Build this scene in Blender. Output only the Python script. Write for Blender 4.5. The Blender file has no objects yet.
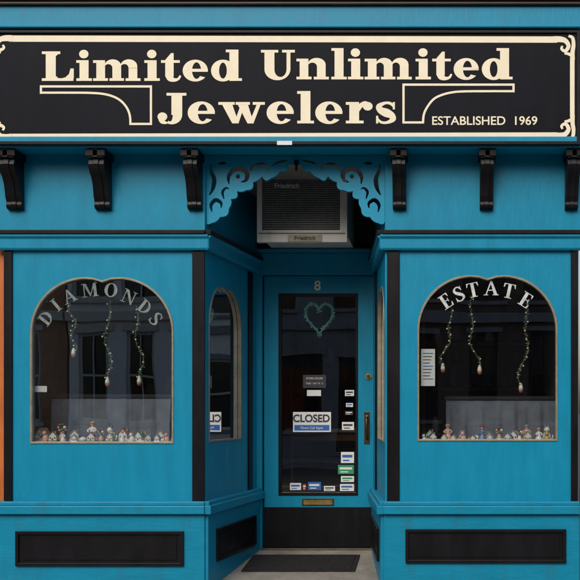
import bpy, bmesh, math, random
from mathutils import Vector, Matrix
from mathutils.geometry import tessellate_polygon
random.seed(7)
scene=bpy.context.scene
# ---------------------------------------------------------------- measure helpers (survey of the facade)
D=6.5; VX=438.; VY=410.; S=150.
def rr(d): return D/(D+d)
def X(px,d=0.): return ((px-VX)/rr(d)+VX-290)/S
def Z(py,d=0.): return (590-((py-VY)/rr(d)+VY))/S
# ---------------------------------------------------------------- materials
def newmat(name):
    m=bpy.data.materials.new(name); m.use_nodes=True
    nt=m.node_tree; b=nt.nodes['Principled BSDF']; return m,nt,b
def mat(name,col,rough=.5,metal=0.,var=.12,scale=6.,bump=.0,bscale=60.,stretch=(1,1,1),spec=.5,dirt=None):
    m,nt,b=newmat(name); N=nt.nodes; L=nt.links
    tc=N.new('ShaderNodeTexCoord'); mp=N.new('ShaderNodeMapping'); mp.inputs['Scale'].default_value=stretch
    L.new(tc.outputs['Object'],mp.inputs[0])
    n=N.new('ShaderNodeTexNoise'); n.inputs['Scale'].default_value=scale; n.inputs['Detail'].default_value=4; n.inputs['Roughness'].default_value=.65
    L.new(mp.outputs[0],n.inputs['Vector'])
    r=N.new('ShaderNodeValToRGB'); r.color_ramp.elements[0].position=.3; r.color_ramp.elements[1].position=.7
    c=Vector(col)
    r.color_ramp.elements[0].color=(*[x*(1-var) for x in c],1); r.color_ramp.elements[1].color=(*[min(1,x*(1+var)) for x in c],1)
    L.new(n.outputs['Fac'],r.inputs[0]); out=r.outputs[0]
    if dirt:
        n2=N.new('ShaderNodeTexNoise'); n2.inputs['Scale'].default_value=3.5; n2.inputs['Detail'].default_value=7; n2.inputs['Roughness'].default_value=.75
        mp2=N.new('ShaderNodeMapping'); mp2.inputs['Scale'].default_value=(3,3,.6); L.new(tc.outputs['Object'],mp2.inputs[0]); L.new(mp2.outputs[0],n2.inputs['Vector'])
        r2=N.new('ShaderNodeValToRGB'); r2.color_ramp.elements[0].position=.50; r2.color_ramp.elements[1].position=.76
        r2.color_ramp.elements[0].color=(0,0,0,1); r2.color_ramp.elements[1].color=(dirt[3],)*3+(1,)
        L.new(n2.outputs['Fac'],r2.inputs[0])
        mx=N.new('ShaderNodeMixRGB'); L.new(r2.outputs[0],mx.inputs[0]); L.new(out,mx.inputs[1]); mx.inputs[2].default_value=(*dirt[:3],1); out=mx.outputs[0]
    L.new(out,b.inputs['Base Color'])
    b.inputs['Metallic'].default_value=metal
    b.inputs['Specular IOR Level'].default_value=spec
    mr=N.new('ShaderNodeMapRange'); mr.inputs[3].default_value=max(0,rough-.1); mr.inputs[4].default_value=min(1,rough+.12)
    L.new(n.outputs['Fac'],mr.inputs[0]); L.new(mr.outputs[0],b.inputs['Roughness'])
    if bump:
        n3=N.new('ShaderNodeTexNoise'); n3.inputs['Scale'].default_value=bscale; n3.inputs['Detail'].default_value=3
        L.new(mp.outputs[0],n3.inputs['Vector'])
        bp=N.new('ShaderNodeBump'); bp.inputs['Strength'].default_value=bump; bp.inputs['Distance'].default_value=.01
        L.new(n3.outputs['Fac'],bp.inputs['Height']); L.new(bp.outputs[0],b.inputs['Normal'])
    return m
teal=mat('teal_paint',(.001,.228,.385),.42,var=.07,scale=4,bump=.12,bscale=22,stretch=(3,3,.7),spec=.28,dirt=(.008,.155,.25,.45))
tealB=mat('teal_paint_low',(.001,.215,.36),.45,var=.09,scale=5,bump=.15,bscale=25,stretch=(.8,3,3),spec=.28,dirt=(.025,.12,.17,.6))
tealL=mat('teal_paint_fret',(.004,.26,.43),.42,var=.08,scale=6,bump=.08,spec=.3)
black=mat('black_gloss_paint',(.006,.006,.008),.38,var=.3,scale=8,bump=.1,bscale=30,stretch=(1,1,.3),spec=.2)
signblk=mat('sign_black',(.005,.006,.011),.5,var=.35,scale=3,bump=.05,bscale=12,spec=.10,dirt=(.014,.015,.02,.35))
cream=mat('cream_paint',(.82,.75,.56),.5,var=.05,scale=9,dirt=(.66,.58,.4,.3))
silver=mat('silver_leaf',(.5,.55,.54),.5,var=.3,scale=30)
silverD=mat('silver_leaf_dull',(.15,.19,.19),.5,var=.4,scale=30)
trimM=mat('brass_trim',(.25,.22,.16),.45,metal=.35,var=.2,scale=20)
white=mat('white_enamel',(.60,.60,.56),.4,var=.08,scale=5,dirt=(.3,.27,.22,.5))
paper=mat('paper',(.70,.72,.72),.7,var=.04)
grille=mat('grille_grey',(.15,.155,.15),.6,var=.2,scale=30)
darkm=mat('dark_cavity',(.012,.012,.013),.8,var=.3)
roomw=mat('room_wall',(.22,.20,.18),.9,var=.2)
roomf=mat('room_floor',(.08,.06,.042),.6,var=.3)
wood=mat('dark_wood',(.055,.027,.015),.4,var=.4,scale=5,stretch=(1,1,.15))
woodL=mat('cabinet_wood',(.24,.12,.055),.4,var=.4,scale=5,stretch=(1,1,.15))
cloth=mat('grey_velvet',(.13,.145,.18),.9,var=.25,scale=8,bump=.2,bscale=90)
brighten_lining=mat('display_brighten_lining',(.22,.23,.26),.9,var=.25,scale=12,bump=.2,bscale=90)  # added pale floor lining, there to brighten the window displays
clothD=mat('dark_velvet',(.02,.02,.024),.9,var=.2,scale=8)
brassM=mat('brass',(.45,.30,.10),.35,metal=.9,var=.2,scale=20)
bronzeM=mat('bronze',(.09,.06,.035),.4,metal=.8,var=.3,scale=20)
rubber=mat('rubber_mat',(.018,.018,.019),.9,var=.35,scale=30,bump=.5,bscale=200,spec=.2)
blueP=mat('blue_print',(.02,.12,.42),.5); greenP=mat('green_print',(.02,.28,.12),.5); redP=mat('red_print',(.45,.03,.03),.5)
inkP=mat('ink_print',(.03,.03,.04),.6)
leafM=mat('garland_leaf',(.10,.18,.06),.5,var=.5,scale=40)
wireM=mat('garland_wire',(.30,.27,.18),.4,metal=.4,var=.3,scale=30)
heartM=mat('heart_teal',(.06,.34,.26),.5,var=.35,scale=60)
orangeM=mat('orange_paint',(.50,.13,.02),.5,var=.15,scale=4,bump=.1,dirt=(.2,.06,.02,.5))
porcW=mat('porcelain_white',(.8,.78,.74),.2,var=.05)
porcs=[porcW,mat('porc_red',(.33,.08,.06),.25),mat('porc_blue',(.16,.24,.40),.25),mat('porc_tan',(.5,.36,.2),.3),mat('porc_green',(.13,.22,.12),.3),mat('porc_pink',(.7,.42,.36),.3),mat('porc_grey',(.3,.3,.32),.3)]
def glassmat(name,mul=1.9,tint=.93,wob=.03):
    m=bpy.data.materials.new(name); m.use_nodes=True; nt=m.node_tree; nt.nodes.clear(); N=nt.nodes; L=nt.links
    o=N.new('ShaderNodeOutputMaterial'); mx=N.new('ShaderNodeMixShader'); t=N.new('ShaderNodeBsdfTransparent'); g=N.new('ShaderNodeBsdfGlossy')
    t.inputs[0].default_value=(tint*.97,tint,tint*.99,1); g.inputs['Roughness'].default_value=.0; g.inputs[0].default_value=(1,1,1,1)
    f=N.new('ShaderNodeFresnel'); f.inputs[0].default_value=1.5; mm=N.new('ShaderNodeMath'); mm.operation='MULTIPLY'; mm.inputs[1].default_value=mul; mm.use_clamp=True
    L.new(f.outputs[0],mm.inputs[0]); L.new(mm.outputs[0],mx.inputs[0]); L.new(t.outputs[0],mx.inputs[1]); L.new(g.outputs[0],mx.inputs[2]); L.new(mx.outputs[0],o.inputs[0])
    tc=N.new('ShaderNodeTexCoord'); n=N.new('ShaderNodeTexNoise'); n.inputs['Scale'].default_value=1.6; n.inputs['Detail'].default_value=1
    L.new(tc.outputs['Object'],n.inputs['Vector']); b=N.new('ShaderNodeBump'); b.inputs['Strength'].default_value=wob*1.2; b.inputs['Distance'].default_value=.05
    L.new(n.outputs['Fac'],b.inputs['Height']); L.new(b.outputs[0],g.inputs['Normal'])
    return m
glass=glassmat('window_glass',4.8)
glassFar=mat('far_window_glass',(.02,.025,.03),.08,var=.3,scale=.6)
def brickmat(name,c1,c2,mort,scale=1.,rot=(math.radians(90),0,0)):
    m,nt,b=newmat(name); N=nt.nodes; L=nt.links
    tc=N.new('ShaderNodeTexCoord'); mp=N.new('ShaderNodeMapping'); mp.inputs['Rotation'].default_value=rot
    L.new(tc.outputs['Object'],mp.inputs[0]); bt=N.new('ShaderNodeTexBrick'); L.new(mp.outputs[0],bt.inputs['Vector'])
    bt.inputs['Scale'].default_value=scale; bt.inputs['Color1'].default_value=(*c1,1); bt.inputs['Color2'].default_value=(*c2,1); bt.inputs['Mortar'].default_value=(*mort,1)
    bt.inputs['Brick Width'].default_value=.215; bt.inputs['Row Height'].default_value=.075; bt.inputs['Mortar Size'].default_value=.008
    n=N.new('ShaderNodeTexNoise'); n.inputs['Scale'].default_value=5; n.inputs['Detail'].default_value=4; L.new(tc.outputs['Object'],n.inputs['Vector'])
    mx=N.new('ShaderNodeMixRGB'); mx.blend_type='MULTIPLY'; mx.inputs[0].default_value=.4; L.new(bt.outputs[0],mx.inputs[1]); L.new(n.outputs['Fac'],mx.inputs[2])
    L.new(mx.outputs[0],b.inputs['Base Color'])
    b.inputs['Roughness'].default_value=.85
    bp=N.new('ShaderNodeBump'); bp.inputs['Strength'].default_value=.5; bp.inputs['Distance'].default_value=.01; bp.invert=True; L.new(bt.outputs['Fac'],bp.inputs['Height']); L.new(bp.outputs[0],b.inputs['Normal'])
    return m
brickBrown=brickmat('brick_brown',(.20,.09,.06),(.26,.12,.08),(.25,.22,.19))
brickRed=brickmat('brick_red',(.48,.18,.07),(.55,.23,.10),(.42,.35,.28))
brickDark=brickmat('brick_dark',(.16,.10,.08),(.20,.13,.10),(.2,.19,.18))
clap=mat('clapboard_white',(.80,.82,.83),.7,var=.06,scale=2)
greyst=mat('grey_stucco',(.26,.28,.30),.85,var=.2,scale=2,bump=.3)
def concretemat(name,col,joints=True):
    m,nt,b=newmat(name); N=nt.nodes; L=nt.links
    tc=N.new('ShaderNodeTexCoord'); n=N.new('ShaderNodeTexNoise'); n.inputs['Scale'].default_value=5; n.inputs['Detail'].default_value=7; n.inputs['Roughness'].default_value=.7
    L.new(tc.outputs['Object'],n.inputs['Vector'])
    r=N.new('ShaderNodeValToRGB'); r.color_ramp.elements[0].position=.3; r.color_ramp.elements[1].position=.72
    r.color_ramp.elements[0].color=(*[c*.6 for c in col],1); r.color_ramp.elements[1].color=(*[c*1.2 for c in col],1); L.new(n.outputs['Fac'],r.inputs[0])
    out=r.outputs[0]
    n2=N.new('ShaderNodeTexNoise'); n2.inputs['Scale'].default_value=180; n2.inputs['Detail'].default_value=2; L.new(tc.outputs['Object'],n2.inputs['Vector'])
    mx=N.new('ShaderNodeMixRGB'); mx.blend_type='OVERLAY'; mx.inputs[0].default_value=.45; L.new(out,mx.inputs[1]); L.new(n2.outputs['Fac'],mx.inputs[2]); out=mx.outputs[0]
    if joints:
        bt=N.new('ShaderNodeTexBrick'); bt.offset=0; bt.inputs['Scale'].default_value=1; bt.inputs['Brick Width'].default_value=1.5; bt.inputs['Row Height'].default_value=1.5; bt.inputs['Mortar Size'].default_value=.008
        bt.inputs['Color1'].default_value=(1,1,1,1); bt.inputs['Color2'].default_value=(.9,.9,.9,1); bt.inputs['Mortar'].default_value=(.3,.3,.3,1); L.new(tc.outputs['Object'],bt.inputs['Vector'])
        m2=N.new('ShaderNodeMixRGB'); m2.blend_type='MULTIPLY'; m2.inputs[0].default_value=1; L.new(out,m2.inputs[1]); L.new(bt.outputs[0],m2.inputs[2]); out=m2.outputs[0]
    L.new(out,b.inputs['Base Color']); b.inputs['Roughness'].default_value=.85
    bp=N.new('ShaderNodeBump'); bp.inputs['Strength'].default_value=.35; bp.inputs['Distance'].default_value=.004; L.new(n2.outputs['Fac'],bp.inputs['Height']); L.new(bp.outputs[0],b.inputs['Normal'])
    return m
concrete=concretemat('concrete',(.33,.31,.28)); concreteS=concretemat('concrete_step',(.24,.225,.20),False); asphalt=concretemat('asphalt',(.05,.05,.052),False)
# ---------------------------------------------------------------- mesh builder
def front(d): return lambda u,v,w=0.: (u,d-w,v)     # w>0 = towards street
class MB:
    def __init__(s): s.v=[]; s.f=[]; s.m=[]; s.mats=[]; s.sm=[]
    def mi(s,m):
        if m not in s.mats: s.mats.append(m)
        return s.mats.index(m)
    def add(s,vs,fs,m,smooth=False):
        o=len(s.v); s.v+= [tuple(p) for p in vs]; i=s.mi(m)
        for f in fs: s.f.append([o+k for k in f]); s.m.append(i); s.sm.append(smooth)
    def box(s,x0,x1,y0,y1,z0,z1,m,fn=None):
        vs=[(x,y,z) for x in(x0,x1) for y in(y0,y1) for z in(z0,z1)]
        if fn: vs=[fn(*p) for p in vs]
        s.add(vs,[(0,1,3,2),(4,6,7,5),(0,4,5,1),(2,3,7,6),(0,2,6,4),(1,5,7,3)],m)
    def pb(s,px0,px1,py0,py1,d0,d1,m):
        s.box(X(px0,d0),X(px1,d0),d0,d1,Z(py1,d0),Z(py0,d0),m)
    def prism(s,loops,fn,w0,w1,m,back=True):
        tri=tessellate_polygon([[Vector((a,b,0)) for a,b in l] for l in loops])
        flat=[p for l in loops for p in l]; n=len(flat)
        vs=[fn(a,b,w1) for a,b in flat]+[fn(a,b,w0) for a,b in flat]
        fs=[tuple(t) for t in tri]
        if back: fs+=[tuple(k+n for k in t) for t in tri]
        o=0
        for l in loops:
            k=len(l)
            for i in range(k):
                j=(i+1)%k; fs.append((o+i,o+j,o+j+n,o+i+n))
            o+=k
        s.add(vs,fs,m)
    def sheet(s,loops,fn,w,m):
        tri=tessellate_polygon([[Vector((a,b,0)) for a,b in l] for l in loops])
        flat=[p for l in loops for p in l]
        s.add([fn(a,b,w) for a,b in flat],[tuple(t) for t in tri],m)
    def lathe(s,prof,c,m,n=14,sx=1,sy=1):
        vs=[];fs=[]
        for r,z in prof:
            for i in range(n):
                a=2*math.pi*i/n; vs.append((c[0]+r*sx*math.cos(a),c[1]+r*sy*math.sin(a),c[2]+z))
        for j in range(len(prof)-1):
            for i in range(n):
                k=(i+1)%n; fs.append((j*n+i,j*n+k,(j+1)*n+k,(j+1)*n+i))
        fs.append(tuple(range(n))[::-1]); fs.append(tuple((len(prof)-1)*n+i for i in range(n)))
        s.add(vs,fs,m,True)
    def ball(s,c,r,m,n=10,sz=1.):
        s.lathe([(max(.0005,r*math.sin(t*math.pi/8)),-r*sz*math.cos(t*math.pi/8)) for t in range(9)],c,m,n)
    def tube(s,pts,r,m,n=6):
        vs=[];fs=[]; P=[Vector(p) for p in pts]
        for i,p in enumerate(P):
            t=(P[min(i+1,len(P)-1)]-P[max(i-1,0)]).normalized()
            a=t.orthogonal().normalized() if i==0 else (pa-t*pa.dot(t)).normalized(); pa=a; b=t.cross(a)
            for k in range(n):
                q=2*math.pi*k/n; vs.append(p+(a*math.cos(q)+b*math.sin(q))*r)
        for i in range(len(P)-1):
            for k in range(n):
                l=(k+1)%n; fs.append((i*n+k,i*n+l,(i+1)*n+l,(i+1)*n+k))
        fs.append(tuple(range(n))); fs.append(tuple((len(P)-1)*n+k for k in range(n)))
        s.add(vs,fs,m,True)
    def done(s,name,parent=None,bevel=0.,center=True):
        me=bpy.data.meshes.new(name); me.from_pydata(s.v,[],s.f)
        for m in s.mats: me.materials.append(m)
        for p,i,sm in zip(me.polygons,s.m,s.sm): p.material_index=i; p.use_smooth=sm
        bm=bmesh.new(); bm.from_mesh(me); bmesh.ops.recalc_face_normals(bm,faces=bm.faces); bm.to_mesh(me); bm.free()
        ob=bpy.data.objects.new(name,me); scene.collection.objects.link(ob)
        if parent is None and center:
            lo=[min(p[i] for p in s.v) for i in range(3)]; hi=[max(p[i] for p in s.v) for i in range(3)]
            c=Vector(((lo[0]+hi[0])/2,(lo[1]+hi[1])/2,lo[2])); me.transform(Matrix.Translation(-c)); ob.location=c
        if parent: setp(ob,parent)
        if bevel:
            b=ob.modifiers.new('b','BEVEL'); b.width=bevel; b.segments=2; b.limit_method='ANGLE'; b.angle_limit=math.radians(40); b.harden_normals=False
        return ob
def setp(ob,parent):
    ob.parent=parent; ob.matrix_parent_inverse=Matrix.Translation(-Vector(parent.location))
def empty(name,loc=(0,0,0)):
    e=bpy.data.objects.new(name,None); e.empty_display_size=.3; e.location=loc; scene.collection.objects.link(e); return e
def text(name,body,x,d,z,size,m,parent,off=0.,align='CENTER',rot=0.,sx=1.):
    c=bpy.data.curves.new(name,'FONT'); c.body=body; c.size=size; c.align_x=align; c.align_y='CENTER'; c.offset=off; c.extrude=.0004
    c.materials.append(m); o=bpy.data.objects.new(name,c); scene.collection.objects.link(o)
    o.location=(x,d,z); o.rotation_euler=(math.radians(90),-rot,0); o.scale=(sx,1,1)
    if parent: setp(o,parent)
    return o
# ---------------------------------------------------------------- lettering
def R(x0,y0,x1,y1): return [[(x0,y0),(x1,y0),(x1,y1),(x0,y1)]]
def EL(cx,cy,rx,ry,a0=0,a1=360,n=28):
    m=max(3,int(abs(a1-a0)/360*n)); 
    return [(cx+rx*math.cos(math.radians(a0+(a1-a0)*i/m)),cy+ry*math.sin(math.radians(a0+(a1-a0)*i/m))) for i in range(m+(0 if abs(a1-a0)==360 else 1))]
def RING(cx,cy,rx,ry,ix,iy): return [EL(cx,cy,rx,ry,n=40),EL(cx,cy,ix,iy,n=40)]
def BALL(cx,cy,r): return [EL(cx,cy,r,r)]
def cr(p0,p1,p2,p3,t): return [.5*((2*b)+(-a+c)*t+(2*a-5*b+4*c-d)*t*t+(-a+3*b-3*c+d)*t**3) for a,b,c,d in zip(p0,p1,p2,p3)]
def ST(pts,n=6):
    q=[]
    pts=[pts[0]]+list(pts)+[pts[-1]]
    for i in range(1,len(pts)-2):
        for k in range(n): q.append(cr(pts[i-1],pts[i],pts[i+1],pts[i+2],k/n))
    q.append(list(pts[-2]))
    l=[];r=[]
    for i,a in enumerate(q):
        b=q[max(0,i-1)];c=q[min(len(q)-1,i+1)]; dx=c[0]-b[0];dy=c[1]-b[1];h=math.hypot(dx,dy) or 1
        l.append((a[0]-dy/h*a[2]/2,a[1]+dx/h*a[2]/2)); r.append((a[0]+dy/h*a[2]/2,a[1]-dx/h*a[2]/2))
    return [l+r[::-1]]
def shoulder(xa,xb):
    w=xb-xa; ix=xb-27
    return [[(xa-2,52)]+EL(xa+w*.50,50,w*.50,23,150,0,24)+[(xb,44),(ix,44)]+EL((xa+ix)/2,44,(ix-xa)/2,13,0,160,20)+[(xa-2,38)]]
GL={
'L':(102,[R(12,0,43,100),R(0,91,57,100),R(0,0,98,9),[[(60,8.5),(73,12),(84,23),(89,42),(99,42),(99,8.5)]],[[(43,8),(53,8),(43,17)]],[[(43,92),(53,92),(43,84)]]]),
'i':(47,[R(10,0,38,70),R(0,61,30,70),R(0,0,48,9),BALL(23,91,14.5)]),
'l':(47,[R(10,0,38,106),R(0,97,30,106),R(0,0,48,9)]),
'm':(154,[R(10,0,37,70),R(0,61,30,70),R(0,0,46,9),shoulder(35,87),R(60,0,87,48),R(51,0,96,9),shoulder(85,137),R(110,0,137,48),R(101,0,147,9)]),
'n':(104,[R(10,0,37,70),R(0,61,30,70),R(0,0,47,9),shoulder(35,91),R(64,0,91,48),R(54,0,101,9)]),
't':(62,[[[(13,14),(39,14),(39,94),(31,94),(13,71)]],R(0,61,58,70),ST([(26,20,26),(29,8,20),(42,3,12),(54,7,8),(60,18,6)])]),
'e':(83,[[EL(39,35,39,37,0,322,50)+EL(43,35,14,28,318,0,40)],R(24,31,78,41)]),
'd':(99,[RING(37,35,37,37,12,27),R(57,0,85,106),R(46,97,70,106),R(72,0,96,9)]),
'U':(106,[R(11,32,42,100),R(0,91,54,100),R(80,32,92,100),R(66,91,106,100),[EL(51.5,34,40.5,37,180,360,34)+EL(61,34,19,26,360,180,28)]]),
'J':(78,[R(36,28,67,100),R(22,91,79,100),[EL(37,28,30,31,0,-120,30)+EL(32,28,8,22,-120,0,24)],ST([(24,1,6),(10,6,14),(4,20,14)]),BALL(10,22,14)]),
'w':(134,[[[(9,66),(39,66),(59,0),(40,0)]],[[(45,0),(58,0),(75,60),(66,66)]],[[(54,66),(84,66),(102,0),(84,0)]],[[(88,0),(101,0),(123,66),(112,66)]],R(0,61,47,70),R(50,61,91,70),R(99,61,134,70)]),
'r':(78,[R(10,0,38,70),R(0,61,30,70),R(0,0,51,9),ST([(34,42,11),(42,57,14),(54,65,15),(62,63,13)]),BALL(63,56,14)]),
's':(67,[ST([(56,52,4),(46,65,9),(30,67,9),(13,57,16),(17,44,21),(33,35,27),(48,26,21),(52,13,16),(35,3,9),(17,5,8),(6,20,4)]),R(52,46,58,70),R(4,0,10,25)]),
}
def half(cx,cy,rx,ry,ix,iy): return [EL(cx,cy,rx,ry,-90,90,40)+EL(cx,cy,ix,iy,90,-90,40)]
CAP={
'D':(92,[R(12,0,34,100),R(0,95,40,100),R(0,0,40,5),half(30,50,58,50,36,44)]),
'I':(44,[R(11,0,33,100),R(0,95,44,100),R(0,0,44,5)]),
'A':(102,[[[(12,2),(20,2),(52,84),(48,100)]],[[(44,100),(58,100),(96,2),(72,2)]],R(26,32,78,38),R(0,0,32,5),R(62,0,104,5)]),
'M':(124,[R(14,0,21,98),[[(14,98),(36,98),(68,14),(58,4)]],[[(58,4),(64,4),(100,98),(92,98)]],R(88,0,110,99),R(0,0,36,5),R(78,0,122,5),R(2,95,32,100),R(94,95,122,100)]),
'O':(96,[RING(48,50,48,53,25,45)]),
'N':(104,[R(14,0,21,98),[[(12,98),(36,98),(90,10),(90,0),(80,0)]],R(83,0,90,98),R(0,0,36,5),R(2,95,30,100),R(70,95,102,100)]),
'S':(70,[ST([(58,76,5),(46,95,9),(28,98,9),(11,82,16),(18,64,19),(36,50,22),(54,36,19),(58,18,16),(38,3,9),(16,6,9),(5,26,5)]),R(56,70,61,100),R(3,0,8,32)]),
'E':(78,[R(12,0,34,100),R(0,95,70,100),R(0,0,72,5),R(30,48,56,54),R(53,38,58,64),[[(70,95),(70,74),(65,74),(58,95)]],[[(72,5),(74,28),(69,28),(60,5)]]]),
'T':(84,[R(31,0,53,100),R(2,95,82,100),R(18,0,66,5),[[(2,95),(0,72),(5,72),(14,95)]],[[(82,95),(84,72),(79,72),(70,95)]]]),
}
def word(mb,txt,px0,px1,py_base,cap_px,d,m,track=5,w0=.0):
    adv=[]; tot=0
    for ch in txt:
        a=GL[ch][0]+track; adv.append(a); tot+=a
    tot-=track; k=(px1-px0)/tot; x=0; n=0
    for ch,a in zip(txt,adv):
        for loops in GL[ch][1]:
            n+=1; w=w0+.0002*(n%9)
            mb.sheet([[(X(px0+(x+u)*k,d),Z(py_base-v*cap_px/100,d)) for u,v in l] for l in loops],front(d),w,m)
        x+=a
# ================================================================= THE SHOP
DD=1.147
shop=empty('jewelry_shop',(0,2,0))
xL0,xLb,xR0,xRb=X(205),X(258,DD),X(385),X(375,DD)
def archloop(x0,x1,z0,z1,ins=0.,n=14):
    x0+=ins;x1-=ins;z0+=ins;z1-=ins
    w=x1-x0;cx=(x0+x1)/2;rx=w*.38;rz=min((z1-z0)*.33,w*.45)
    pts=[(x1,z0)]
    for i in range(n+1):
        a=math.pi/2*i/n
        pts.append((x1-rx+rx*math.cos(a),z1-rz+rz*math.sin(a)))
    pts+= [(cx+w*.06,z1-rz*.012),(cx+w*.025,z1-rz*.04),(cx,z1-rz*.06),(cx-w*.025,z1-rz*.04),(cx-w*.06,z1-rz*.012)]
    for i in range(n+1):
        a=math.pi/2*(1-i/n); pts.append((x0+rx-rx*math.cos(a),z1-rz+rz*math.sin(a)))
    pts.append((x0,z0)); return pts
def rect(x0,x1,z0,z1): return [(x0,z0),(x1,z0),(x1,z1),(x0,z1)]
def bay(name,px0,px1,wpx0,wpx1,wpy0,wpy1,strips):
    mb=MB(); f=front(0.)
    W=(X(wpx0),X(wpx1),Z(wpy1),Z(wpy0))
    mb.prism([rect(X(px0),X(px1),Z(503),Z(249)),archloop(*W)],f,-.06,0,teal)
    mb.done(name+'_wall',shop,.003)
    t=MB(); t.prism([archloop(*W,ins=-.005),archloop(*W,ins=.008)],f,-.02,.006,trimM); t.done(name+'_window_trim',shop,.002)
    g=MB(); g.sheet([archloop(*W,ins=.004)],f,-.022,glass); g.done(name+'_window_glass',shop)
    s=MB()
    for a,b in strips: s.pb(a,b,251,501,-.014,.0005,black)
    s.done(name+'_black_strips',shop,.004)
    return W
WL=bay('left_bay',12,205.,31,173,278,443,[(192,204.6),(3.5,12)])
WR=bay('right_bay',385,572,418,557,276,440.5,[(387,399.5),(571,578)])
def panelframe(mb,u0,u1,v0,v1,fn,m):
    t=.022
    mb.prism([rect(u0,u1,v0,v1),rect(u0+t,u1-t,v0+t,v1-t)],fn,-.002,.016,m)
    mb.prism([rect(u0+t-.001,u1-t+.001,v0+t-.001,v1-t+.001)],fn,-.001,.004,m)
    mb.prism([rect(u0+2.1*t,u1-2.1*t,v0+1.9*t,v1-1.9*t)],fn,.003,.010,m)
# base + sills
mb=MB()
for a,b in((-2,205.8),(384.2,579)):
    mb.box(X(a),X(b),-.035,.06,-.05,Z(514),tealB)
mb.done('bay_base',shop,.004)
mb=MB()
for a,b in((-2,206.5),(383.5,579)):
    mb.box(X(a),X(b),-.065,.05,Z(513.5),Z(505),tealB); mb.box(X(a),X(b)-(.004 if a<0 else 0),-.045,.05,Z(505.2),Z(501),tealB)
mb.done('bay_sill',shop,.006)
mb=MB()
panelframe(mb,X(16,-.035),X(184,-.035),Z(566,-.035),Z(531,-.035),front(-.035),black)
panelframe(mb,X(405.5,-.035),X(566,-.035),Z(563,-.035),Z(529,-.035),front(-.035),black)
mb.done('base_panels',shop,.003)
# belt moulding
prof=[(0,2.262),(.030,2.262),(.038,2.275),(.038,2.335),(.052,2.350),(.052,2.362),(0,2.362)]
mb=MB()
def sweep_front(mb,x0,x1,prof,m,d=0.):
    n=len(prof); vs=[(x,d-p,z) for x in(x0,x1) for p,z in prof]
    fs=[(i,(i+1)%n,(i+1)%n+n,i+n) for i in range(n)]+[tuple(range(n)),tuple(range(n,2*n))]
    mb.add(vs,fs,m)
sweep_front(mb,X(-4),xL0+.03,prof,teal); sweep_front(mb,xR0-.03,X(580),prof,teal)
mb.done('belt_moulding',shop,.003)
mb=MB(); 
mb.box(X(-4),xL0+.012,-.058,.0,2.364,2.392,black); mb.box(xR0-.012,X(580),-.058,.0,2.364,2.392,black)
mb.done('belt_black_line',shop,.004)
# frieze
mb=MB()
mb.box(X(-14),xL0,0,.08,2.39,2.92,teal); mb.box(xR0,X(584),0,.08,2.39,2.92,teal)
mb.done('frieze',shop,.003)
# ---- alcove side walls
for side,(xf,xb) in {'left':(xL0,xLb),'right':(xR0,xRb)}.items():
    dx=xb-xf; Ln=math.hypot(dx,DD); ux,uy=dx/Ln,DD/Ln
    nx,ny=(uy,-ux) if side=='left' else (-uy,ux)
    fn=(lambda xf,ux,uy,nx,ny: (lambda u,v,w=0.:(xf+ux*u+nx*w,uy*u+ny*w,v)))(xf,ux,uy,nx,ny)
    gn=(lambda f: (lambda a,b,c: f(a,c,b)))(fn)    # box axes: along wall, out from wall, up
    W=(.075,.74,.985,2.06)
    mb=MB(); mb.prism([rect(.004,Ln+.05,-.02,2.93),archloop(*W)],fn,-.055,0,teal); mb.done(side+'_side_wall',shop,.003)
    mb=MB(); mb.prism([archloop(*W,ins=-.004),archloop(*W,ins=.008)],fn,-.02,.005,trimM); mb.done(side+'_side_window_trim',shop,.002)
    mb=MB(); mb.sheet([archloop(*W,ins=.004)],fn,-.022,glass); mb.done(side+'_side_window_glass',shop)
    mb=MB(); mb.box(.9,.99,-.001,.014,.594,2.25,black,gn); mb.done(side+'_side_strip',shop,.003)
    mb=MB(); mb.box(-.02,Ln,-.002,.030,-.03,.507,tealB,gn); mb.box(-.05,Ln,-.002,.058,.509,.566,tealB,gn); mb.box(-.03,Ln,-.002,.040,.564,.592,tealB,gn); mb.done(side+'_side_base',shop,.004)
    mb=MB(); panelframe(mb,.13,.98,.17,.395,(lambda f:(lambda u,v,w=0.:f(u,v,w+.030)))(fn),black); mb.done(side+'_side_panel',shop,.003)
    mb=MB(); n=len(prof); vs=[fn(u,z,p) for u in(-.03,Ln) for p,z in prof]
    mb.add(vs,[(i,(i+1)%n,(i+1)%n+n,i+n) for i in range(n)]+[tuple(range(n)),tuple(range(n,2*n))],teal)
    mb.box(-.04,Ln,.001,.056,2.363,2.391,black,gn); mb.done(side+'_side_moulding',shop,.003)
# ---- soffit / ledge / fascia
mb=MB()
mb.box(X(-14),X(586),-.215,.0,2.925,2.965,teal)
mb.box(X(-14),X(586),-.185,.0,2.900,2.926,teal)
mb.done('sign_ledge',shop,.006)
mb=MB(); mb.box(X(-14),X(586),-.12,.10,2.966,3.86,teal); mb.done('fascia',shop)
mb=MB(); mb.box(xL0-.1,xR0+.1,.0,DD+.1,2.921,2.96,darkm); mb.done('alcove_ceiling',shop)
mb=MB()
zt=Z(29,-.22)
mb.box(X(-14),X(586),-.24,-.1,zt+.004,zt+.03,teal)
mb.box(X(-14),X(586),-.22,-.1,zt+.030,zt+.150,teal)
mb.box(X(-14),X(586),-.245,-.1,zt+.150,zt+.172,wood)
mb.box(X(-14),X(586),-.265,-.1,zt+.172,zt+.225,wood)
mb.done('cornice',shop,.006)
mb=MB(); 
zb=zt+.226
wins=[(-1.3,-.4),(.4,1.3)]
mb.prism([rect(X(-14),X(586),zb-.05,7.4)]+[rect(a,b,5.0,6.6) for a,b in wins],front(-.08),-.3,0,brickBrown); mb.done('upper_storey_wall',shop)
mb=MB()
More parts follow.
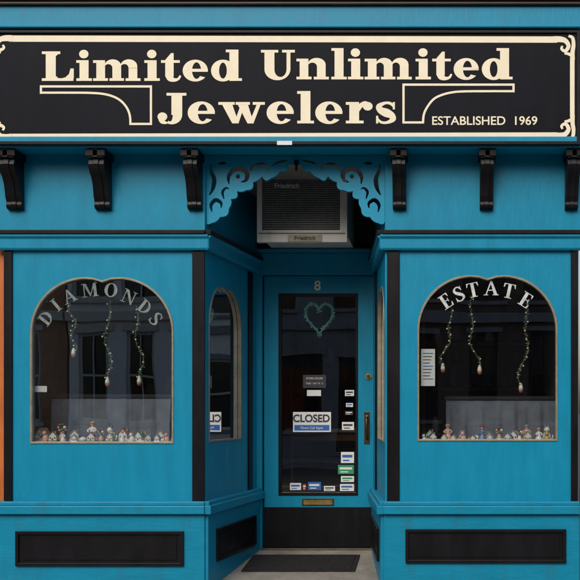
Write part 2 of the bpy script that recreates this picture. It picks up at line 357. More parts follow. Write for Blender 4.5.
for a,b in wins:
    mb.prism([rect(a-.0,b,5.,6.6),rect(a+.06,b-.06,5.06,5.78),rect(a+.06,b-.06,5.84,6.54)],front(-.04),-.08,0,white)
    mb.box(a-.08,b+.08,-.16,-.02,4.92,4.998,greyst)
mb.done('upper_window_frames',shop,.004)
mb=MB()
for a,b in wins: mb.box(a,b,.0,.01,5.,6.6,glassFar)
mb.done('upper_window_glass',shop)
mb=MB(); mb.box(X(-14)-.1,X(586)+.1,-.4,.2,7.4,7.65,tealB); mb.done('roof_cornice',shop,.01)
# ---- corbels
cp=[(0,0),(.024,.002),(.040,.012),(.045,.030),(.040,.050),(.046,.060),(.058,.085),(.066,.12),(.078,.16),(.100,.195),(.130,.22),(.152,.245),(.160,.27),(.152,.295),(.150,.305),(.170,.308),(.170,.372),(0,.372)]
mb=MB()
for cx,w in((10,19),(99,19),(192,17.5),(399,16.5),(487,16.5),(573,16)):
    d=-.10; x0,x1=X(cx-w/2,d),X(cx+w/2,d); zb=2.53
    n=len(cp); vs=[(x,-p,zb+z) for x in(x0+.01,x1-.01) for p,z in cp]
    mb.add(vs,[(i,(i+1)%n,(i+1)%n+n,i+n) for i in range(n)]+[tuple(range(n)),tuple(range(n,2*n))],black)
    mb.box(x0-.003,x1+.003,-.178,-.001,zb+.318,zb+.362,black)
    xm=(x0+x1)/2; vs=[(x,-p-(.008 if 0<i<n-1 else 0),zb+z) for x in(xm-.018,xm+.018) for i,(p,z) in enumerate(cp)]
    mb.add(vs,[(i,(i+1)%n,(i+1)%n+n,i+n) for i in range(n)]+[tuple(range(n)),tuple(range(n,2*n))],black)
mb.done('corbels',shop,.004)
# ---- fretwork arch
fd=.03
pts=[(205,219),(212,223),(220,217),(229,208),(231,199),(237,191),(246,190),(253,182),(262,176),(271,178),(280,171),(288,164),(295,163)]
low=[]
for i in range(len(pts)-1):
    a,b=pts[i],pts[i+1]; dx,dy=b[0]-a[0],b[1]-a[1]; h=math.hypot(dx,dy)
    k=(3.6 if i%2==0 else 1.2)
    for t in range(5):
        s_=t/5; bu=math.sin(math.pi*s_)*k
        low.append((a[0]+dx*s_-dy/h*bu,a[1]+dy*s_+dx/h*bu))
full=[(205,155)]+low+[(295,162.5)]+[(590-x,y) for x,y in low[::-1]]+[(385,155)]
full=[(X(x,fd),Z(y,fd)) for x,y in full]
cuts=[ST([(229,184,1.),(228.5,177,3.6),(233,170,5),(241,168.5,5.5),(247,173,5),(246,180,3.4),(241,182,1.)],5),
      ST([(210,164,1.),(211,171,3),(214,179,4.5),(213,188,3.8),(209.5,195,1.2)],5),
      ST([(212,212,1.),(211,205,3.4),(215.5,200,4.2),(221,203,3),(221,208,1.)],5),
      ST([(250,171,1.),(254,165.5,3.6),(261,164,4.4),(267,167,3.2),(268,171,1.)],5),
      ST([(224,199,1.),(222.5,192,2.8),(226,188,2.2),(229,189,.8)],5),
      ST([(273,166,1.),(277,162.4,2.6),(283,161,3),(288,160,1.)],5),
      [EL(238,176.5,2.2,2.2,0,360,10)],[EL(222,163,4.2,1.9,0,360,14)]]
holes=[]
for c in cuts:
    for mir in(0,1): holes.append([(X(590-a if mir else a,fd),Z(b,fd)) for a,b in c[0]])
mb=MB(); mb.prism([full]+holes,front(fd),-.028,0,tealL)
mb.done('fretwork_arch',shop,.002)
mb=MB(); mb.lathe([(.002,-.05),(.008,-.046),(.010,-.03),(.006,-.02),(.014,-.01),(.016,.0),(.016,.02)],(X(296,0),.016,Z(163)),black); mb.done('arch_pendant',shop)
# ---- door wall
mb=MB(); f=DD-.045
mb.box(xLb-.05,X(263,DD),f,DD+.05,.0,Z(254,DD),teal); mb.box(X(374,DD),xRb+.05,f,DD+.05,.0,Z(254,DD),teal)
mb.box(X(263,DD),X(374,DD),f-.002,DD+.05,Z(275.5,DD),Z(254,DD),teal)
mb.box(xLb-.05,xRb+.05,f-.03,DD+.05,Z(254,DD)+.001,Z(250,DD),tealB)
mb.done('door_frame',shop,.004)
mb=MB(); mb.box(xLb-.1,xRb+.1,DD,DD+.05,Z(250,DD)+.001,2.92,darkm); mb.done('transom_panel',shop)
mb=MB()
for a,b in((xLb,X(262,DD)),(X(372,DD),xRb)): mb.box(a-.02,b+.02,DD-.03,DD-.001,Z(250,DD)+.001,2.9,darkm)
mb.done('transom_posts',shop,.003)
door=MB(); d=DD-.005
door.prism([rect(X(264,d),X(373.5,d),Z(547,d),Z(276,d)),rect(X(279,d),X(357.5,d),Z(495,d),Z(294,d))],front(d),-.045,0,teal)
door.done('door_leaf',shop,.003)
mb=MB(); mb.prism([rect(X(278.5,d),X(358,d),Z(495.5,d),Z(293.5,d)),rect(X(281.5,d),X(355.5,d),Z(492.5,d),Z(296.5,d))],front(d),-.02,.006,black); mb.done('door_glass_moulding',shop,.002)
mb=MB(); mb.sheet([rect(X(280,d),X(357,d),Z(494,d),Z(295,d))],front(d),-.018,glass); mb.done('door_glass',shop)
mb=MB(); mb.box(X(264.3,d),X(373.2,d),d-.006,d-.0005,Z(546.5,d),Z(507,d),black); mb.done('kick_plate',shop,.002)
mb=MB(); mb.box(X(262,d),X(375,d),d-.06,d+.05,.10,Z(547.5,d),bronzeM); mb.done('threshold',shop,.004)
mb=MB(); x0,x1=X(302,d),X(334,d); z0,z1=Z(505.5,d),Z(498.5,d)
mb.prism([rect(x0,x1,z0,z1),rect(x0+.012,x1-.012,z0+.010,z1-.010)],front(d),-.001,.006,bronzeM); mb.box(x0+.008,x1-.008,d-.003,d-.001,z0+.007,z1-.007,brassM); mb.done('mail_slot',shop,.0015)
mb=MB(); cx=X(367,d); mb.prism([rect(cx-.022,cx+.022,Z(444,d),Z(412,d))],front(d),-.001,.006,bronzeM)
mb.tube([(cx,d-.005,Z(418,d)),(cx,d-.045,Z(419,d)),(cx,d-.055,Z(423,d)),(cx,d-.052,Z(432,d)),(cx,d-.04,Z(437,d)),(cx,d-.004,Z(438.5,d))],.009,bronzeM,8)
mb.box(cx-.007,cx+.007,d-.035,d-.01,Z(417,d),Z(415.5,d),brassM)
mb.done('door_handle',shop,.001)
mb=MB(); c=(X(368.5,d),0,Z(376.5,d)); mb.prism([[(c[0]+a,c[2]+b) for a,b in EL(0,0,.024,.024,0,360,24)]],front(d),-.001,.010,brassM); mb.prism([[(c[0]+a,c[2]+b) for a,b in EL(0,0,.014,.014,0,360,24)]],front(d),.009,.018,bronzeM); mb.done('deadbolt',shop,.002)
text('house_number','8',X(317.5,d),d-.0015,Z(286,d),.105,cream,shop,off=.0015)
# ---- interior
mb=MB()
mb.box(X(0)-.05,X(6),.07,5.,.0,2.9,roomw); mb.box(X(574),X(580),.07,5.,.0,2.9,roomw); mb.box(X(0),X(580),5.,5.1,.0,2.9,roomw)
mb.box(X(0),X(580),.09,5.,2.86,2.90,roomw); mb.box(X(0),X(580),DD+.06,5.,.06,.118,roomf)
mb.done('room_shell',shop)
FZ=.985
mb=MB()
mb.box(X(6),xL0-.06,.065,.92,FZ-.035,FZ-.002,brighten_lining); mb.box(xR0+.06,X(572),.065,.92,FZ-.035,FZ-.002,brighten_lining)
mb.box(X(6),xL0-.07,.90,.92,.12,FZ-.036,wood); mb.box(xR0+.07,X(572),.90,.92,.12,FZ-.036,wood)
mb.done('display_floor',shop,.003)
def cabinet(x0,x1,y0,y1,h,shelves):
    mb=MB(); mb.box(x0,x0+.03,y0,y1,.12,h,woodL); mb.box(x1-.03,x1,y0,y1,.12,h,woodL); mb.box(x0+.03,x1-.03,y1-.02,y1,.12,h,woodL)
    mb.box(x0-.02,x1+.02,y0-.02,y1+.02,h,h+.04,woodL)
    for s in range(shelves): 
        z=.2+s*(h-.25)/shelves; mb.box(x0+.03,x1-.03,y0,y1-.02,z,z+.02,woodL)
        x=x0+.08
        while x<x1-.1:
            q=random.uniform(.03,.07); hh=random.uniform(.05,.2); mb.lathe([(q*.6,0),(q,hh*.3),(q*.8,hh*.7),(q*.4,hh)],(x+q,y0+.12,z+.021),random.choice(porcs),10); x+=q*2+random.uniform(.03,.12)
    mb.done('display_cabinet',None,.003)
cabinet(-1.7,-.7,2.0,2.4,2.1,5); cabinet(.85,1.75,1.9,2.3,2.2,5); cabinet(-.6,.0,3.9,4.3,2.1,5)
mb=MB()
mb.box(-.45,.35,3.0,3.5,.12,.98,woodL); mb.box(-.5,.4,2.95,3.55,.982,1.02,white); mb.box(-.42,.32,2.985,2.999,.25,.9,clothD); mb.done('shop_counter',None,.004)
mb=MB(); mb.prism([rect(.1,.5,1.5,2.05),rect(.14,.46,1.54,2.01)],front(4.98),0,.03,brassM); mb.prism([rect(.14,.46,1.54,2.01)],front(4.98),0,.01,paper); mb.done('framed_picture',None,.002)
# ---- draped risers
def riser(x0,x1,d0,d1,ztop,name):
    mb=MB(); n=70; vs=[];fs=[]
    rows=[(0.,0),(.1,.2),(.4,.6),(.75,.9),(1.,1.)]
    for (t,a) in rows:
        for i in range(n+1):
            u=i/n; x=x0+(x1-x0)*u
            w=(math.sin(u*46+1.3*math.sin(u*9))*.5+math.sin(u*83)*.25)*.026*a
            vs.append((x,d0-w-.03*a,ztop-.01-(ztop-FZ)*t+.002))
    for j in range(len(rows)-1):
        for i in range(n): k=j*(n+1)+i; fs.append((k,k+1,k+n+2,k+n+1))
    mb.add(vs,fs,cloth,True)
    mb.box(x0-.01,x1+.01,d0-.015,d1,ztop-.012,ztop+.012,clothD)
    mb.box(x0,x1,d0+.02,d1-.01,FZ,ztop-.013,clothD)
    return mb.done(name,None,.002)
riser(X(52,.42),X(171,.42),.42,.85,Z(396,.42),'draped_display_riser')
riser(X(446,.42),X(556,.42),.42,.85,Z(398,.42),'draped_display_riser')
# ---- figurines
def figurine(x,y,z,kind,s,rot=0):
    mb=MB(); c=lambda i:porcs[i%len(porcs)]
    a=random.choice([0,0,0,3,5,6]); b=random.choice([1,2,3,4,6,3]); e=random.choice([0,0,2,5])
    if kind==0:
        w,dp,h=.021*s,.019*s,.026*s
        mb.lathe([(w*1.6,0),(w*1.55,.006*s),(w*1.3,.010*s)],(x,y,z),porcs[4] if a else porcs[0],12,1,.8); z2=z+.008*s
        mb.box(x-w,x+w,y-dp,y+dp,z2,z2+h,porcs[0] if a!=3 else porcs[3])
        g=[(x-w,y-dp,z2+h),(x+w,y-dp,z2+h),(x,y-dp,z2+h*1.9),(x-w,y+dp,z2+h),(x+w,y+dp,z2+h),(x,y+dp,z2+h*1.9)]
        mb.add(g,[(0,1,2),(3,4,5),(0,2,5,3),(1,2,5,4)],porcs[0])
        for sg in(-1,1):
            vs=[(x+sg*w*1.3,yy,z2+h*.78+t) for yy in(y-dp*1.2,y+dp*1.2) for t in(0,.004*s)]+[(x,yy,z2+h*1.98+t) for yy in(y-dp*1.2,y+dp*1.2) for t in(0,.004*s)]
            mb.add(vs,[(0,1,3,2),(4,6,7,5),(0,4,5,1),(2,3,7,6),(0,2,6,4),(1,5,7,3)],c(b))
        mb.box(x-w*.22,x+w*.22,y-dp-.001,y-dp+.002,z2,z2+h*.55,porcs[1])
        for q in(-.62,.62): mb.box(x+w*q-w*.17,x+w*q+w*.17,y-dp-.001,y-dp+.002,z2+h*.4,z2+h*.75,inkP)
        mb.box(x+w*.45,x+w*.75,y-.004,y+.005,z2+h*1.2,z2+h*2.1,porcs[6]); nm='porcelain_cottage'
    elif kind==1:
        mb.lathe([(.026*s,0),(.027*s,.01*s),(.021*s,.03*s),(.012*s,.048*s),(.015*s,.058*s),(.013*s,.066*s),(.005*s,.071*s)],(x,y,z),c(e),12)
        mb.ball((x,y,z+.080*s),.011*s,porcs[5]); mb.lathe([(.016*s,0),(.015*s,.003*s),(.009*s,.008*s),(.003*s,.011*s)],(x,y,z+.086*s),c(b),10)
        for q in(-1,1): mb.tube([(x+q*.012*s,y,z+.064*s),(x+q*.024*s,y-.006*s,z+.052*s),(x+q*.012*s,y-.018*s,z+.045*s)],.0045*s,c(e),6)
        nm='porcelain_lady'
    elif kind==2:
        s*=.8
        mb.lathe([(.014*s,0),(.028*s,.008*s),(.032*s,.022*s),(.025*s,.036*s),(.012*s,.042*s)],(x,y,z),c(a),14); mb.ball((x,y,z+.046*s),.006*s,c(b))
        mb.tube([(x+.028*s,y,z+.018*s),(x+.042*s,y,z+.028*s),(x+.048*s,y,z+.04*s)],.005*s,c(a)); mb.tube([(x-.026*s,y,z+.032*s),(x-.044*s,y,z+.030*s),(x-.042*s,y,z+.014*s),(x-.028*s,y,z+.012*s)],.0035*s,c(a)); nm='porcelain_teapot'
    elif kind==3:
        mb.lathe([(.018*s,0),(.023*s,.012*s),(.019*s,.03*s),(.012*s,.044*s)],(x,y,z),c(a),12); mb.ball((x-.004*s,y-.006*s,z+.054*s),.015*s,c(a))
        for q in(-1,1): mb.lathe([(.005*s,0),(.004*s,.008*s),(.0008*s,.014*s)],(x-.004*s+q*.009*s,y-.004*s,z+.064*s),c(b),6); mb.ball((x+q*.011*s,y-.018*s,z+.006*s),.008*s,c(a))
        mb.tube([(x+.018*s,y,z+.006*s),(x+.034*s,y,z+.012*s),(x+.036*s,y,z+.03*s)],.004*s,c(a)); nm='porcelain_cat'
    else:
        mb.lathe([(.014*s,0),(.020*s,.014*s),(.014*s,.032*s),(.008*s,.040*s),(.012*s,.046*s)],(x,y,z),c(e),12)
        for k in range(8):
            t=k*.8; mb.ball((x+.016*s*math.cos(t),y+.012*s*math.sin(t),z+(.058+.012*(k%3))*s),.0085*s,[porcs[5],porcs[1],porcs[4],porcs[0]][k%4])
        nm='flower_vase'
    ob=mb.done(nm,None,.0); ob.rotation_euler[2]=rot; return ob
seq=[0,3,0,1,0,2,0,4,0,1,3,0,0]
i=0
for (pa,pbx) in((37,169),(424,552)):
    px=pa
    while px<pbx:
        dpt=random.uniform(.07,.13); figurine(X(px,dpt),dpt,FZ-.001,seq[i%13],random.uniform(.75,1.2),random.uniform(-.5,.5)); i+=1; px+=random.uniform(7.5,12)
    px=pa+6
    while px<pbx:
        dpt=random.uniform(.22,.31); figurine(X(px,dpt),dpt,FZ-.001,seq[(i+4)%13],random.uniform(.95,1.5),random.uniform(-.6,.6)); i+=1; px+=random.uniform(11,20)
# ---- hanging string lights
bulbM=mat('bulb_white',(.75,.72,.6),.25,var=.08); bulbR=mat('bulb_red',(.42,.12,.06),.3)
def strand(px,py0,py1,sway=.016):
    d=.12; mb=MB(); n=40; pts=[]; x=X(px,d); z0,z1=Z(py0,d),Z(py1,d); ph=random.uniform(0,6); ph2=random.uniform(0,6)
    drift=random.uniform(-.03,.03)
    for i in range(n+1):
        t=i/n; pts.append((x+sway*math.sin(ph+t*12)*(.5+t)+.03*math.sin(ph2+t*3)+drift*t, d+.01*math.cos(ph+t*11),z0+(z1-z0)*t))
    mb.tube(pts,.0018,wireM,5)
    q=[(p[0]+.010*math.sin(k*1.7),p[1]+.008*math.cos(k*1.7),p[2]) for k,p in enumerate(pts)]; mb.tube(q,.0013,leafM,4)
    for k,p in enumerate(pts):
        for _ in range(random.choice([0,1,2,2])):
            a=random.uniform(0,6.28); l=random.uniform(.010,.021); up=random.uniform(-.6,.5)
            dr=Vector((math.cos(a),math.sin(a)*.6,up)).normalized(); sd=dr.orthogonal().normalized()*l*.28; p_=Vector(p)
            mb.add([p_,p_+dr*l*.5+sd,p_+dr*l,p_+dr*l*.5-sd],[(0,1,2,3)],leafM if random.random()<.75 else wireM)
        if k%4==2: mb.ball((p[0]+random.uniform(-.014,.014),p[1]-.012,p[2]),.0062,bulbM,8)
    e=pts[-1]
    mb.lathe([(.004,.035),(.007,.03),(.012,.018),(.0155,0),(.0155,-.012)][::-1],e,bulbM,12); mb.lathe([(.0155,-.012),(.014,-.022),(.008,-.031),(.001,-.034)][::-1],e,bulbR,12)
    return mb.done('string_lights',None)
for a in((72,304,353),(112,300,382),(141,306,381),(447,308,368),(474,296,370),(524,300,388)): strand(*a)
# ---- lettering on windows
def glasslet(seq,mtl,name,cap=14):
    mb=MB(); d=.016; k=cap/S/rr(d)/100
    for n,(ch,px,py,an) in enumerate(seq):
        adv,gl=CAP[ch]; a=math.radians(an); cx,cz=X(px,d),Z(py,d)
        for j,loops in enumerate(gl):
            mb.sheet([[(cx+((u-adv/2)*math.cos(a)-(v-50)*math.sin(a))*k,cz+((u-adv/2)*math.sin(a)+(v-50)*math.cos(a))*k) for u,v in l] for l in loops],front(d),.0003*j,mtl)
    mb.done(name,shop)
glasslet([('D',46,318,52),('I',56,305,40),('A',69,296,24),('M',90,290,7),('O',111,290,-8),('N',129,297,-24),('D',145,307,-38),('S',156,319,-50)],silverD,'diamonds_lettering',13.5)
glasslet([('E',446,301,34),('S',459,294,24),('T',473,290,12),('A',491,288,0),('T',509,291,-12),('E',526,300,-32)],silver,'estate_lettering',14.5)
# ---- notices
def card(name,px0,px1,py0,py1,d,m,th=.002):
    mb=MB(); mb.prism([rect(X(px0,d),X(px1,d),Z(py1,d),Z(py0,d))],front(d),0,th,m); return mb
mb=card('n',421,435,349,386,.06,paper)
for k in range(9):
    y=353+k*3.2; mb.sheet([rect(X(423,.058),X(433-(k*5%4),.058),Z(y+.8,.058),Z(y,.058))],front(.058),.0012,inkP if k%4 else blueP)
mb.done('paper_notice',None)
card('n',34,47,386,392,.06,paper).done('price_card',None)
gd=DD+.012
c=card('closed_sign',293,331,412,432,gd-.004,paper); c.sheet([rect(X(294.5,gd),X(329.5,gd),Z(430.5,gd),Z(425,gd))],front(gd-.006),.001,blueP)
cl=c.done('closed_sign',None,.001)
text('closed_text','CLOSED',X(311.5,gd),gd-.0085,Z(418.7,gd),.082,inkP,cl,off=.0022,sx=.95); text('hours_text','Please Call Again',X(312,gd),gd-.0085,Z(427.9,gd),.026,paper,cl)
c=card('h',303,326,375,388,gd-.004,inkP); hs=c.done('hours_sign',None,.001)
text('hours_a','STORE HOURS',X(314.5,gd),gd-.0075,Z(378.5,gd),.02,paper,hs); text('hours_b','TUES - SAT 10 - 5',X(314.5,gd),gd-.0075,Z(383.5,gd),.018,paper,hs)
card('n',307,321,390,396,gd-.004,paper).done('paper_notice',None)
st=[(345,354,390,396,paper,inkP),(346,353,403,407,paper,blueP),(345,353,411,415,inkP,paper),(342,354,422,430,paper,inkP),(341,354,452,463,paper,blueP),(338,354,465,474,greenP,paper),(341,354,476,482,paper,greenP),(340,354,484,491,paper,blueP),(290,301,483,490,paper,blueP),(303,306,484,490,redP,paper),(308,321,482,490,blueP,paper),(324,335,486,491,paper,inkP)]
for a,b,c0,c1,m1,m2 in st:
    q=card('s',a,b,c0,c1,gd-.003,m1,.0008); h=(c1-c0); w_=b-a
    q.sheet([rect(X(a+w_*.1,gd),X(b-w_*.12,gd),Z(c0+h*.5,gd),Z(c0+h*.25,gd))],front(gd-.005),.0,m2); q.sheet([rect(X(a+w_*.15,gd),X(b-w_*.35,gd),Z(c0+h*.82,gd),Z(c0+h*.7,gd))],front(gd-.005),.0,m2)
    q.done('window_sticker',None)
# heart wreath
mb=MB(); hp=[]
for i in range(48):
    t=2*math.pi*i/48; hx=16*math.sin(t)**3; hz=13*math.cos(t)-5*math.cos(2*t)-2*math.cos(3*t)-math.cos(4*t)
    hp.append((X(318.5,DD)+hx*.0068,DD+.05,Z(316.5,DD)+hz*.0088))
mb.tube(hp+[hp[0]],.010,heartM,6)
for p in hp:
    for _ in range(8):
        dr=Vector((random.gauss(0,1),random.gauss(0,.6),random.gauss(0,1))).normalized(); l=random.uniform(.012,.026); sd=dr.orthogonal().normalized()*l*.3; p_=Vector(p)
        mb.add([p_,p_+dr*l*.5+sd,p_+dr*l,p_+dr*l*.5-sd],[(0,1,2,3)],heartM if random.random()<.8 else porcW)
mb.done('heart_wreath',None)
# ---- air conditioner
ad=.5; ac=MB()
x0,x1,z0,z1=X(257,ad),X(347,ad),Z(242,ad),Z(173,ad)
ac.box(x0+.004,x1-.004,ad+.04,DD-.002,z0+.055,z1-.012,white)
ac.prism([rect(x0,x1,z0,z1),rect(x0+.035,x1-.05,z0+.085,z1-.03)],front(ad),-.05,0,white)
ac.box(x0+.03,x1-.045,ad+.030,ad+.04,z0+.08,z1-.025,darkm)
gx0,gx1,gz0,gz1=x0+.035,x1-.05,z0+.085,z1-.03
n=38
for i in range(n+1):
    x=gx0+(gx1-gx0)*i/n; ac.box(x-.0022,x+.0022,ad+.008,ad+.024,gz0,gz1,grille)
for i in range(25):
    z=gz0+(gz1-gz0)*i/24; ac.box(gx0,gx1,ad+.006,ad+.020,z-.0042,z+.0042,grille)
ac.box(x0+.012,x1-.012,ad-.004,ad+.002,z0+.058,z0+.066,grille)
a=ac.done('air_conditioner',None,.0)
mb=MB(); mb.prism([rect(X(288,ad),X(322,ad),Z(241.5,ad),Z(235,ad))],front(ad),.0005,.005,trimM); mb.done('badge_plate',a,.001)
text('badge_text','Friedrich',X(305,ad),ad-.0065,Z(238.3,ad),.042,inkP,a,off=.001)
text('grille_script','Friedrich',X(287,ad),ad-.003,Z(186,ad),.05,paper,a,off=.0004)
# ---- sign
sd=-.21; sg=MB()
sx0,sx1,sz0,sz1=X(-13,sd),X(579.5,sd),Z(144,sd),Z(31,sd)
sg.box(sx0,sx1,sd,-.121,sz0,sz1,signblk)
sg.prism([rect(sx0-.005,sx1+.005,sz0-.006,sz1+.004),rect(sx0+.018,sx1-.018,sz0+.016,sz1-.016)],front(sd),-.02,.012,black)
sign=sg.done('shop_sign',None,.003)
lt=MB()
word(lt,'Limited',42,243,81,29.5,sd,cream,track=5,w0=.0015)
word(lt,'Unlimited',261,513.5,79.5,29.5,sd,cream,track=5,w0=.0015)
word(lt,'Jewelers',159,398,123.5,30.5,sd,cream,track=5,w0=.0015)
lt.done('sign_lettering',sign)
def px_poly(mb,l,w,m=cream): mb.sheet([[(X(a,sd),Z(b,sd)) for a,b in q] for q in l],front(sd),w,m)
br=MB()
def outl(path,w,wd):
    for i in range(len(path)-1):
        a=path[i];b=path[i+1]; dx,dy=b[0]-a[0],b[1]-a[1];h=math.hypot(dx,dy); nx,ny=-dy/h*wd/2,dx/h*wd/2; ex,ey=dx/h*wd/2,dy/h*wd/2
        px_poly(br,[[(a[0]-ex+nx,a[1]-ey+ny),(b[0]+ex+nx,b[1]+ey+ny),(b[0]+ex-nx,b[1]+ey-ny),(a[0]-ex-nx,a[1]-ey-ny)]],w+.0002*(i%5))
cur=[(130.5,124.5),(130,116),(127,108),(121,101),(113,96.5),(103,94),(90,93),(70,92.8),(41,92.8)]
outl([(41,92.8),(41,86.5),(151,86.5),(151,124),(130.5,124)],.0012,2.2); px_poly(br,ST([(a,b,2.2) for a,b in cur],8),.0026)
cu2=[(423,123),(424,114),(428,106),(434,99),(442,95),(452,92.5),(464,91.5),(490,91.3),(513.5,91.3)]
outl([(513.5,91.3),(513.5,84.7),(403.5,84.7),(403.5,122.5),(423,122.5)],.0012,2.2); px_poly(br,ST([(a,b,2.2) for a,b in cu2],8),.0026)
def bline(pts,k): px_poly(br,ST(pts,8),.0015+.0002*k)
px_poly(br,[[(9,35.5),(557,36.5),(557,42.8),(9,41.8)]],.0012); px_poly(br,[[(9,133.8),(557,132.4),(557,138.8),(9,140.2)]],.0012)
px_poly(br,[[(570,58),(574.5,58),(574.5,117),(570,117)]],.0012)
px_poly(br,[[(-8,58),(-4,58),(-4,117),(-8,117)]],.0012)
def scroll(cx,cy,fx,fy,k):
    q=lambda l:[(cx+a*fx,cy+b*fy,w) for a,b,w in l]
    bline(q([(-10,-.6,6.2),(-3,-.6,5.8),(2,1,4.8),(5,6,4.),(2,11,3.4),(-2,9,2.6),(-1,6,2)]),k)
    bline(q([(9,20,4.5),(9,12,4.2),(10,5,3.8),(9,-2,3.4),(5,-4,2.4)]),k+1)
    bline(q([(9,16,3.4),(5,14,3),(1,13.5,2)]),k+2)
scroll(563.5,40,1,1,0); scroll(563.5,135,1,-1,3); scroll(2,39,-1,1,6); scroll(2,136.5,-1,-1,9)
br.done('sign_border',sign)
text('established_text','ESTABLISHED  1969',X(484.5,sd),sd-.002,Z(121.2,sd),.078,cream,sign,off=.0009,sx=1.03)
mb=MB(); mb.prism([rect(X(277,sd-.015),X(292,sd-.015),Z(145.5,sd),Z(141.5,sd))],front(sd-.013),0,.002,paper); mb.done('maker_tag',sign)
# ---- ground
mb=MB(); 
mb.add([(xL0-.1,-.6,-.0),(xR0+.1,-.6,-.0),(xR0+.1,0,.003),(xL0-.1,0,.003),(xR0+.1,DD+.06,.122),(xL0-.1,DD+.06,.122)],[(0,1,2,3),(3,2,4,5)],concreteS)
mb.done('entrance_step',shop)
mb=MB(); mb.add([(-60,-3.2,-.004),(60,-3.2,-.004),(60,.3,-.004),(-60,.3,-.004)],[(0,1,2,3)],concrete); mb.box(-60,60,-3.35,-3.2,-.3,-.002,greyst); mb.done('pavement',None,.0)
mb=MB(); mb.add([(-300,-300,-.15),(300,-300,-.15),(300,300,-.15),(-300,300,-.15)],[(0,1,2,3)],asphalt); mb.done('ground',None)
mb=MB(); mb.box(-60,60,-17,-13.6,-.3,-.01,concrete); mb.box(-60,60,-13.6,-13.45,-.3,-.008,greyst); mb.done('opposite_pavement',None)
mb=MB(); ylw=mat('road_line_paint',(.55,.40,.06),.7,var=.2)
for q in(-8.5,-8.3): mb.add([(-60,q-.05,-.146),(60,q-.05,-.146),(60,q+.05,-.146),(-60,q+.05,-.146)],[(0,1,2,3)],ylw)
mb.done('road_markings',None)
mb=MB(); 
def fz(y): return .003+(.119)*y/(DD+.06)
mx0,mx1,my0,my1=X(249.5,.9)+.03,X(355,.45),.44,.90
vs=[(x,y,fz(y)+h) for h in(.002,.012) for x,y in((mx0,my0),(mx1,my0),(mx1,my1),(mx0,my1))]
mb.add(vs,[(0,1,2,3),(4,5,6,7),(0,1,5,4),(1,2,6,5),(2,3,7,6),(3,0,4,7)],rubber)
for i in range(20):
    y=my0+.03+(my1-my0-.06)*i/19
    vs=[(x,yy,fz(yy)+.012+h) for h in(-.001,.006) for x,yy in((mx0+.03,y-.006),(mx1-.03,y-.006),(mx1-.03,y+.006),(mx0+.03,y+.006))]
    mb.add(vs,[(4,5,6,7),(0,1,5,4),(1,2,6,5),(2,3,7,6),(3,0,4,7)],rubber)
mb.done('doormat',None,.0015)
# ---- neighbours
ns=empty('orange_shop',(-4,1,0))
xe=X(3)
mb=MB(); mb.prism([rect(-6.2,xe,-.05,3.05),rect(-3.6,xe-.35,.8,2.4),rect(-4.9,-3.9,.0,2.3)],front(.03),-.2,0,orangeM); mb.box(-6.2,xe,-.05,.03,3.051,3.7,tealB); mb.done('shopfront',ns,.004)
mb=MB(); mb.box(-6.2,X(-14.5),-.05,.3,3.701,7.3,brickRed); mb.done('upper_wall',ns)
mb=MB(); mb.box(-3.6,xe-.35,.1,.12,.8,2.4,glassFar); mb.box(-4.9,-3.9,.12,.14,1.0,2.3,glassFar); mb.box(-4.9,-3.9,.10,.15,.0,.99,wood); mb.done('shop_windows',ns)
nr=empty('grey_shop',(5,1,0)); xe=X(586.5)
mb=MB(); mb.prism([rect(xe,6.5,-.05,7.),rect(xe+.4,4.6,.7,2.5),rect(4.9,5.9,.0,2.4),rect(xe+.6,3.6,4.2,5.8),rect(4.4,5.4,4.2,5.8)],front(.05),-.25,0,greyst); mb.done('wall',nr,.004)
mb=MB(); mb.box(xe+.3,6.,.2,.22,.0,6.,glassFar); mb.done('windows',nr)
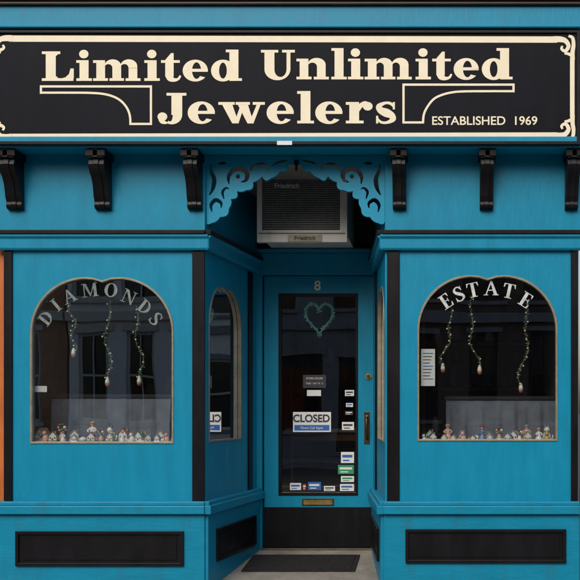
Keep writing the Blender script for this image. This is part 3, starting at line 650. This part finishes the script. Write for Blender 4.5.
# ---- opposite side of street
def house(name,x0,x1,h,wallm,trim,cols,rows,shopf=True,yf=-17.,frame=white):
    e=empty(name,((x0+x1)/2,yf-3,0)); fn=lambda u,v,w=0.:(u,yf+w,v)
    holes=[];W=x1-x0
    if shopf: holes.append((x0+.5,x1-1.9,.7,2.6)); holes.append((x1-1.5,x1-.5,.1,2.6))
    else:
        for c_ in range(cols):
            cx=x0+W*(c_+.5)/cols; holes.append((cx-.38,cx+.38,.9,3.1))
    fh=(h-3.6)/max(1,rows)
    for r_ in range(rows):
        for c_ in range(cols):
            cx=x0+W*(c_+.5)/cols; holes.append((cx-.5,cx+.5,3.9+r_*fh,3.9+r_*fh+min(1.8,fh*.65)))
    mb=MB(); mb.prism([rect(x0,x1,-.05,h)]+[rect(*q) for q in holes],fn,-.3,0,wallm); mb.box(x0,x1,yf-7,yf-.31,0,h-.3,wallm); mb.done('walls',e)
    mb=MB()
    for a,b,c_,d_ in holes:
        mb.prism([rect(a,b,c_,d_),rect(a+.07,b-.07,c_+.07,(c_+d_)/2-.03),rect(a+.07,b-.07,(c_+d_)/2+.03,d_-.07)],fn,-.2,-.08,frame)
        mb.box(a-.1,b+.1,yf+.001,yf+.08,c_-.1,c_-.001,trim); mb.box(a-.1,b+.1,yf+.001,yf+.06,d_+.001,d_+.14,trim)
        if not shopf: mb.box((a+b)/2-.02,(a+b)/2+.02,yf-.1,yf-.07,c_+.05,d_-.05,frame)
    mb.box(x0,x1,yf+.001,yf+.35,h-.25,h+.12,trim); mb.box(x0,x1,yf+.001,yf+.15,3.35,3.6,trim); mb.done('window_frames_and_cornice',e,.01)
    mb=MB()
    for a,b,c_,d_ in holes: mb.box(a,b,yf-.17,yf-.16,c_,d_,glassFar)
    mb.done('window_panes',e)
house('brick_house',-16,-8.0,8.5,brickRed,white,4,2,shopf=False)
house('white_house',-7.95,-4.4,7.2,clap,white,3,1,shopf=False)
house('stucco_house',-4.35,-.2,8.,greyst,greyst,2,2,frame=wood)
house('brick_house',-.15,5.8,9.,brickDark,greyst,4,2,frame=wood,shopf=False)
house('white_house',5.85,12,7.5,clap,greyst,3,1)
house('brick_house',-27,-16.1,9.5,brickBrown,white,6,2)
house('brick_house',12.1,24,9.,brickBrown,white,6,2)
# ---- light
w=bpy.data.worlds.new('World'); scene.world=w; w.use_nodes=True; nt=w.node_tree
bg=nt.nodes['Background']; sk=nt.nodes.new('ShaderNodeTexSky'); sk.sky_type='NISHITA'; sk.sun_disc=False
EL_,AZ=math.radians(40),math.radians(195)
sk.sun_elevation=EL_; sk.sun_rotation=AZ; sk.dust_density=4; sk.air_density=1.2; sk.ozone_density=.6
nt.links.new(sk.outputs[0],bg.inputs[0]); bg.inputs[1].default_value=.15
sl=bpy.data.lights.new('sun','SUN'); sl.energy=1.5; sl.angle=math.radians(35); sl.color=(1,.97,.93)
so=bpy.data.objects.new('sun',sl); scene.collection.objects.link(so)
sdir=Vector((math.sin(AZ)*math.cos(EL_),math.cos(AZ)*math.cos(EL_),math.sin(EL_)))
so.rotation_euler=sdir.to_track_quat('Z','Y').to_euler(); so.location=(0,-5,12)
# ---- camera
cam=bpy.data.cameras.new('camera'); co=bpy.data.objects.new('camera',cam); scene.collection.objects.link(co)
co.location=((VX-290)/S,-D,(590-VY)/S); co.rotation_euler=(math.radians(90),0,0)
cam.sensor_width=36; cam.lens=36*D*S/580; cam.shift_x=-(VX-290)/580; cam.shift_y=(VY-290)/580; cam.clip_end=800; cam.clip_start=.05
scene.camera=co
scene.view_settings.view_transform='Standard'; scene.view_settings.look='None'; scene.view_settings.exposure=0
